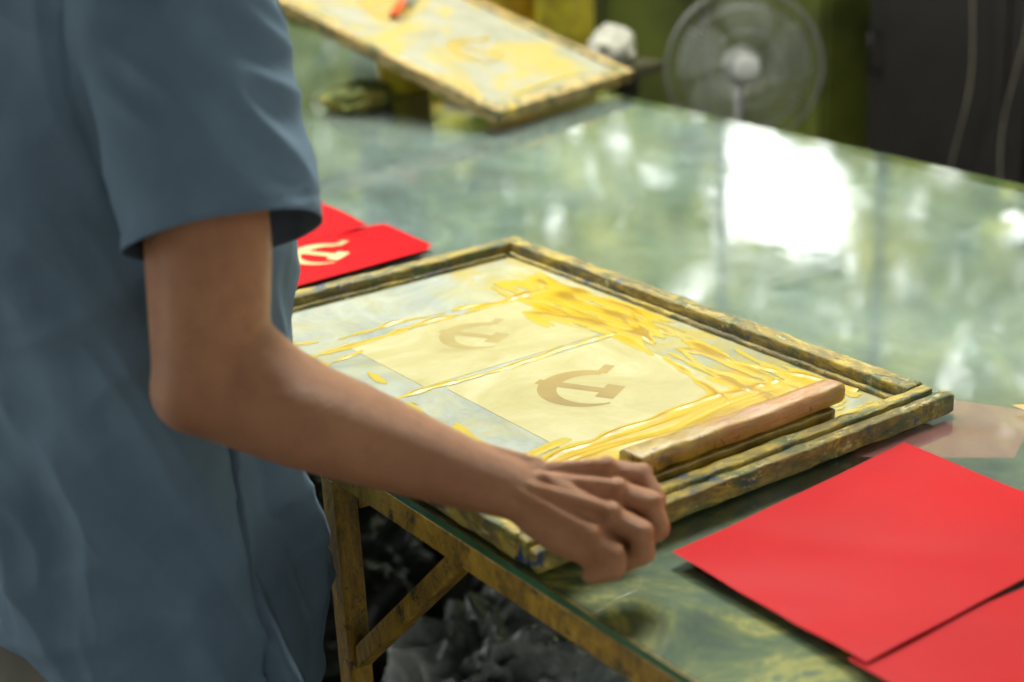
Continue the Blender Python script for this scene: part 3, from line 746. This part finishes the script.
# arm nearest the table end
chain(bm, [(V((.474, 1.115, 1.24)), .044), (V((.468, 1.082, 1.16)), .046), (V((.456, 1.066, 1.08)), .0480), (V((.448, 1.060, 1.03)), .0458), (V((.442, 1.057, 1.005)), .0430), (V((.438, 1.055, .988)), .0408)], 3)
add_hull(bm, [(V((.438, 1.055, .992)), .0405), (V((.427, 1.053, .979)), .035), (V((.449, 1.046, .973)), .0395)], 3)
add_hull(bm, [(V((.450, 1.056, 1.010)), .0380), (V((.462, 1.042, .987)), .0375), (V((.482, 1.024, .967)), .038)], 3)
chain(bm, [(V((.449, 1.046, .973)), .0395), (V((.470, 1.031, .964)), .0420), (V((.492, 1.015, .953)), .0423), (V((.520, .995, .938)), .0396), (V((.555, .970, .918)), .0340), (V((.59, .945, .898)), .0282), (V((.622, .923, .882)), .0245)], 3)
# forearm muscle bellies (brachioradialis above, flexors below)
chain(bm, [(V((.462, 1.046, 1.008)), .020), (V((.500, 1.020, .974)), .0230), (V((.548, .984, .938)), .018)], 2)
chain(bm, [(V((.462, 1.026, .948)), .021), (V((.505, .994, .928)), .021), (V((.553, .958, .905)), .017)], 2)
add_hull(bm, [(V((.607, .922, .9005)), .0085), (V((.596, .924, .896)), .011)], 2)   # ulna knob
W = V((.622, .923, .882))
HS = 0.97   # hand size
def hs(p): return W + (V(p) - W) * HS
mcp = [hs((.701, .904, .880)), hs((.694, .882, .871)), hs((.676, .867, .861)), hs((.654, .866, .850))]
nrm = (mcp[0] - W).cross(mcp[3] - W).normalized()
if nrm.z < 0: nrm = -nrm
FS = 0.90   # finger length factor
def fg(i, p): q = hs(p); return mcp[i] + (q - mcp[i]) * FS
fingers = [
    [(mcp[0], .0108), (fg(0, (.7270, .883, .874)), .0100), (fg(0, (.7310, .866, .856)), .0092), (fg(0, (.716, .866, .842)), .0082)],
    [(mcp[1], .0112), (fg(1, (.7150, .8570, .862)), .0103), (fg(1, (.7160, .846, .842)), .0095), (fg(1, (.698, .855, .829)), .0085)],
    [(mcp[2], .0108), (fg(2, (.6920, .8420, .850)), .0101), (fg(2, (.6905, .836, .831)), .0093), (fg(2, (.673, .850, .821)), .0083)],
    [(mcp[3], .0099), (fg(3, (.6650, .8430, .840)), .0091), (fg(3, (.6630, .840, .825)), .0084), (fg(3, (.649, .855, .819)), .0076)]]
for f in fingers: chain(bm, f, 3)
add_hull(bm, [(W, .0218), (mcp[0] - nrm * .005, .0102), (mcp[1] - nrm * .004, .0106), (mcp[2] - nrm * .004, .0102), (mcp[3] - nrm * .003, .0092), (V((.638, .900, .860)), .0178)], 3)
add_hull(bm, [(hs((.688, .882, .852)), .0125), (hs((.672, .868, .842)), .0125), (hs((.654, .866, .838)), .012), (V((.643, .886, .848)), .016), (V((.632, .905, .863)), .0175), (hs((.690, .895, .860)), .012)], 3)   # palm and heel
add_hull(bm, [(hs((.704, .874, .844)), .0085), (hs((.690, .863, .837)), .0085), (hs((.672, .860, .832)), .0085), (hs((.656, .863, .831)), .0085), (hs((.66, .878, .840)), .011)], 2)   # palm closed behind the curled fingers
add_hull(bm, [(W + V((.01, .008, -.004)), .0170), (V((.668, .921, .862)), .016), (hs((.69, .908, .862)), .012)], 3)   # thenar
chain(bm, [(V((.658, .928, .864)), .0145), (V((.690, .934, .856)), .0120), (V((.716, .928, .8440)), .0108), (V((.734, .915, .8370)), .0090)], 3)
for i, f in enumerate(mcp):   # extensor tendons and knuckles
    add_hull(bm, [(W + nrm * .0185 + (mcp[i] - mcp[1]) * .25, .0045), (f + nrm * .0100, .0050)], 2)
    add_hull(bm, [(f + nrm * .0078 + (fingers[i][1][0] - f) * .05, .0086)], 2)
    pp, dd = fingers[i][1][0], fingers[i][1][1]
    o_ = (pp - V((.675, .90, .83))).normalized()
    add_hull(bm, [(pp + o_ * .0032, dd * .90)], 2)
# veins on forearm / hand back
for a_, b_ in ((V((.596, .948, .9215)), W + nrm * .0202 + V((.026, .004, .001))), (W + nrm * .0206 + V((.018, -.008, -.004)), mcp[2] + nrm * .010), (V((.56, .972, .9470)), V((.596, .948, .9215)))):
    add_hull(bm, [(a_, .0040), (b_, .0036)], 2)
# other arm and hand (rests on the far end of the near rail)
chain(bm, [(V((.474, 1.435, 1.24)), .044), (V((.466, 1.475, 1.14)), .044), (V((.45, 1.50, 1.05)), .043), (V((.44, 1.515, .99)), .040), (V((.475, 1.535, .965)), .0425), (V((.535, 1.555, .93)), .035), (V((.585, 1.575, .898)), .026)], 3)
WL = V((.585, 1.575, .898))
ml = [V((.655, 1.558, .873)), V((.66, 1.580, .875)), V((.655, 1.602, .871)), V((.648, 1.622, .863))]
add_hull(bm, [(WL, .023)] + [(m - V((0, 0, .003)), .0105) for m in ml], 3)
for m, L_ in zip(ml, (1, 1.08, 1, .82)):
    chain(bm, [(m, .0108), (m + V((.034, 0, -.008)) * L_, .0095), (m + V((.052, 0, -.022)) * L_, .0085), (m + V((.060, 0, -.034)) * L_, .0078)], 2)
chain(bm, [(WL + V((.015, -.008, -.004)), .016), (V((.625, 1.54, .873)), .0115), (V((.65, 1.528, .860)), .010), (V((.672, 1.53, .849)), .0085)], 2)
body = remeshed(bm, 0.0021, 3, 0.5)
# extra smoothing of the arm above the wrist so the elbow reads soft
arm_v = [v for v in body.verts if v.co.y < 1.115 and v.co.z > .90 and v.co.x < .555]
for _ in range(16): bmesh.ops.smooth_vert(body, verts=arm_v, factor=.5, use_axis_x=True, use_axis_y=True, use_axis_z=True)
person = obj_bm("person", body, M_SKIN, None, smooth=True)
tag(person, "person in blue-grey t-shirt leaning over table, hand gripping frame", "person")

# t-shirt
def loft(bm, rings, seg=48):
    R_ = []
    for (c, a, bb, ax, ay) in rings:
        R_.append([bm.verts.new(V(c) + V(ax) * (a * math.cos(2 * math.pi * k / seg)) + V(ay) * (bb * math.sin(2 * math.pi * k / seg))) for k in range(seg)])
    for A_, B_ in zip(R_, R_[1:]):
        for k in range(seg): bm.faces.new((A_[k], A_[(k + 1) % seg], B_[(k + 1) % seg], B_[k]))
    bm.faces.new(R_[0][::-1]); bm.faces.new(R_[-1])
bm = bmesh.new(); X_ = (1, 0, 0); Y_ = (0, 1, 0)
loft(bm, [((.442, YC, .50), .147, .168, X_, Y_), ((.448, YC, .62), .147, .168, X_, Y_), ((.456, YC, .76), .146, .165, X_, Y_), ((.465, YC, .90), .144, .160, X_, Y_), ((.472, YC, 1.02), .142, .156, X_, Y_),
          ((.475, YC, 1.12), .140, .158, X_, Y_), ((.476, YC, 1.20), .133, .174, X_, Y_), ((.478, YC, 1.27), .108, .185, X_, Y_), ((.484, YC, 1.305), .090, .155, X_, Y_), ((.490, YC, 1.33), .074, .097, X_, Y_), ((.498, YC, 1.36), .068, .074, X_, Y_), ((.503, YC, 1.40), .066, .070, X_, Y_)])
sle = []
for s in (-1, 1):
    sh = V((.476, YC + s * .150, 1.255)); en = V((.469, YC + s * .226, 1.03)) if s < 0 else V((.466, YC + s * .235, 1.03))
    ax = (en - sh).normalized(); u_ = V((1, 0, 0)) - ax * ax.x; u_.normalize(); w_ = ax.cross(u_)
    rg = []
    for k in range(9):
        t = k / 8; c = sh.lerp(en, t)
        rg.append((c, .070 + .002 * t, .064 + .003 * t, u_, w_))
    loft(bm, rg)
    add_hull(bm, [(sh + V((0, -s * .02, -.003)), (.076, .068, .058)), (sh + ax * .06, (.070, .064, .05)), (V((.484, YC + s * .06, 1.30)), (.07, .05, .04))], 3)
    sle.append((sh, en, ax))
sb = remeshed(bm, 0.0036, 8, 0.5)
hemn = V((0.40, 0, 1)).normalized()
bmesh.ops.bisect_plane(sb, geom=sb.verts[:] + sb.edges[:] + sb.faces[:], plane_co=(.33, YC, .690), plane_no=hemn, clear_inner=True)
bmesh.ops.bisect_plane(sb, geom=sb.verts[:] + sb.edges[:] + sb.faces[:], plane_co=(.50, YC, 1.372), plane_no=V((.45, 0, 1)).normalized(), clear_outer=True)
HEMZ = 1.086
for sh, en, ax in sle:
    pc_ = sh + ax * ((HEMZ - sh.z) / ax.z)
    fs = []
    for f in sb.faces:
        c = f.calc_center_median(); d = c - pc_; a = d.dot(ax); rr_ = (d - ax * a).length
        if a > -0.045 and a < 0.11 and rr_ < 0.098 and (abs(c.y - YC) > 0.163): fs.append(f)
    g = set(fs)
    for f in fs:
        g.update(f.verts); g.update(f.edges)
    bmesh.ops.bisect_plane(sb, geom=list(g), plane_co=pc_, plane_no=(ax + V((-0.10, -0.20 if sh.y < YC else .20, 0))).normalized(), clear_outer=True)
sb.normal_update()
def rdg(t): return 1 - 2.6 * abs(t)
def sm(t): return 1 - 5.5 * t * t     # rounder folds
for v in sb.verts:
    p = v.co.copy(); n = v.normal.copy()
    ns = min(1, max(0, (abs(p.y - YC) - .165) / .03)) if p.z > 1.05 else 0
    low = min(1, max(0.35, (1.2 - p.z) / .35))
    q = V((p.x * 10 + p.z * 3.0, p.y * 7, p.z * 1.6 - p.x * 1.0))
    f1 = rdg(noise.noise(q + V((3, 1, 0)))); f2 = rdg(noise.noise(V((p.x * 21 + p.z * 8, p.y * 13, p.z * 4)) + V((0, 4, 2))))
    f4 = rdg(noise.noise(V((p.x * 14 - p.z * 20, p.y * 9, p.z * 7))))
    tor = 0.0175 * (f1 - .5) * low + 0.0080 * (f2 - .5) * low + 0.0035 * f4 + .003
    tor = max(tor, -.012)
    hemf = min(1, max(0, (p.z - HEMZ + .02) / .06))
    g1 = sm(noise.noise(V((p.x * 7 - p.z * 5, p.y * 6, p.z * 9 + p.x * 5)))); g2 = rdg(noise.noise(V((p.x * 14, 3, p.z * 22 + p.x * 17))))
    sl_ = 0.0045 * g1 + 0.0060 * g2 * hemf
    v.co += n * (tor * (1 - ns) + sl_ * ns + .001)
    for sh, en, ax in sle:
        a = (p - sh).dot(ax); hem_a = (HEMZ - sh.z) / ax.z
        if ns > .3 and 0.014 < hem_a - a < 0.020: v.co -= n * 0.0014
    if ns == 0 and p.z < 1.06 and p.y < YC and abs(p.x - (.484 + .005 * math.sin(p.z * 14))) < .0038: v.co -= n * 0.0075
    if p.z > 1.12 and abs(abs(p.y - YC) - (.135 + .05 * (1.27 - p.z))) < .003: v.co -= n * 0.0016
tshirt = obj_bm("t_shirt", sb, M_SHIRT, person, smooth=True, recalc=False)
sm_ = tshirt.modifiers.new("solid", 'SOLIDIFY'); sm_.thickness = 0.0018; sm_.offset = 1

# trousers
bm = bmesh.new()
add_hull(bm, [(V((.450, YC, .86)), (.105, .125, .05)), (V((.450, YC, .78)), (.105, .128, .06))], 3)
for s in (-1, 1):
    yf = YC + s * .115
    chain(bm, [(V((.450, YC + s * .052, .78)), .080), (V((.445, YC + s * .066, .62)), .076), (V((.45, yf - s * .012, .44)), .072), (V((.43, yf, .3)), .066), (V((.405, yf, .13)), .058)], 3)
tb = remeshed(bm, .006, 5)
for v in tb.verts:
    v.co += V((1, 1, 0)) * .004 * noise.noise(V((v.co.x * 9, v.co.y * 9, v.co.z * 16)))
obj_bm("trousers", tb, M_TROU, person, smooth=True)
for s in (-1, 1):
    yf = YC + s * .115; bm = bmesh.new()
    add_hull(bm, [(V((.365, yf, .02)), (.04, .042, .018)), (V((.45, yf, .02)), (.04, .045, .018)), (V((.54, yf, .018)), (.045, .05, .016))], 3)
    add_hull(bm, [(V((.47, yf, .05)), (.045, .045, .045)), (V((.53, yf, .03)), (.04, .046, .03))], 3)
    obj_bm("shoe", remeshed(bm, .004, 4), M_SHOE, person, smooth=True)
# hair, eyes, lips
bm = bmesh.new()
add_hull(bm, [(hp(-.026, 0, .045), (.092, .081, .084)), (hp(-.04, 0, .01), (.075, .076, .07))], 3)
add_hull(bm, [(hp(.03, 0, .09), (.04, .055, .025)), (hp(-.02, 0, .1), (.05, .06, .03))], 3)
hb = remeshed(bm, .004, 3)
for v in hb.verts: v.co += v.normal * .004 * noise.noise(v.co * 70)
obj_bm("hair", hb, M_HAIR, person, smooth=True)
for s in (1, -1):
    bm = bmesh.new(); add_hull(bm, [(hp(.074, s * .031, .012), (.010, .014, .009))], 3); ey = obj_bm("eye", bm, M_EYEW, person, smooth=True)
    bm = bmesh.new(); add_hull(bm, [(hp(.083, s * .031, .011), (.003, .006, .006))], 2); obj_bm("iris", bm, M_IRIS, ey, smooth=True)
bm = bmesh.new(); add_hull(bm, [(hp(.088, .014, -.056), (.004, .006, .005)), (hp(.093, 0, -.055), .006), (hp(.088, -.014, -.056), (.004, .006, .005))], 2); obj_bm("lips", bm, M_LIP, person, smooth=True)

# ------------------------------------------------------------------ light
w = bpy.data.worlds.new("sky"); scene.world = w; w.use_nodes = True
wn, wl = w.node_tree.nodes, w.node_tree.links
bg = wn["Background"]
tc = wn.new('ShaderNodeTexCoord'); dp = wn.new('ShaderNodeVectorMath'); dp.operation = 'DOT_PRODUCT'
wl.new(tc.outputs['Generated'], dp.inputs[0]); dp.inputs[1].default_value = Vector((0.72, 0.62, 0.3)).normalized()
mr = wn.new('ShaderNodeMapRange'); wl.new(dp.outputs['Value'], mr.inputs[0])
mr.inputs[1].default_value = -0.3; mr.inputs[2].default_value = 0.85; mr.inputs[3].default_value = 0.45; mr.inputs[4].default_value = 8.5
wl.new(mr.outputs[0], bg.inputs[1])
bg.inputs[0].default_value = (0.97, 1.0, 0.98, 1)
def area(name, loc, size, sy, power, target, lab, col=(1, 1, 1)):
    l = bpy.data.lights.new(name, 'AREA'); l.shape = 'RECTANGLE'; l.size = size; l.size_y = sy; l.energy = power; l.color = col
    o = bpy.data.objects.new(name, l); o.location = loc
    o.rotation_euler = (Vector(target) - Vector(loc)).to_track_quat('-Z', 'Y').to_euler(); COL.objects.link(o)
    tag(o, lab, "added light"); return o
area("added_soft_light", (2.1, 2.1, 2.95), 0.8, 0.8, 115, (0.8, 1.2, 0.9), "large soft fill light added above the table", (1, 0.97, 0.88))  # added overhead fill that supplements the window daylight, no real fixture
area("added_soft_light", (0.9, 3.5, 2.9), 0.8, 0.8, 100, (0.45, 1.1, 1.05), "soft rim light added over the far table end", (1, 0.98, 0.92))  # added rim to brighten forearm and sleeve, no lamp hangs here
sl = bpy.data.lights.new("sun", 'SUN'); sl.energy = 10; sl.angle = 0.02; sl.color = (1, .96, .80)
so = bpy.data.objects.new("sun", sl); so.rotation_euler = Vector((0.45, 0.15, -1)).to_track_quat('-Z', 'Y').to_euler(); so.location = (0, 0, 8); COL.objects.link(so)
tag(so, "sunlight falling on the trees outside", "sun")

# ------------------------------------------------------------------ camera
cam = bpy.data.cameras.new("camera"); co = bpy.data.objects.new("camera", cam); COL.objects.link(co)
Xa = Vector((0.815, 0.238, -0.528)).normalized(); Ya = Vector((-0.577, 0.2605, -0.774)); Ya = (Ya - Xa * Ya.dot(Xa)).normalized(); Za = Xa.cross(Ya)
m3 = Matrix((Xa, Ya, Za))
co.matrix_world = Matrix.Translation((0, 0, 1.42)) @ m3.to_4x4()
cam.sensor_width = 36; cam.lens = 1578 / 1024 * 36
cam.dof.use_dof = True; cam.dof.focus_distance = 1.55; cam.dof.aperture_fstop = 3.2
scene.camera = co
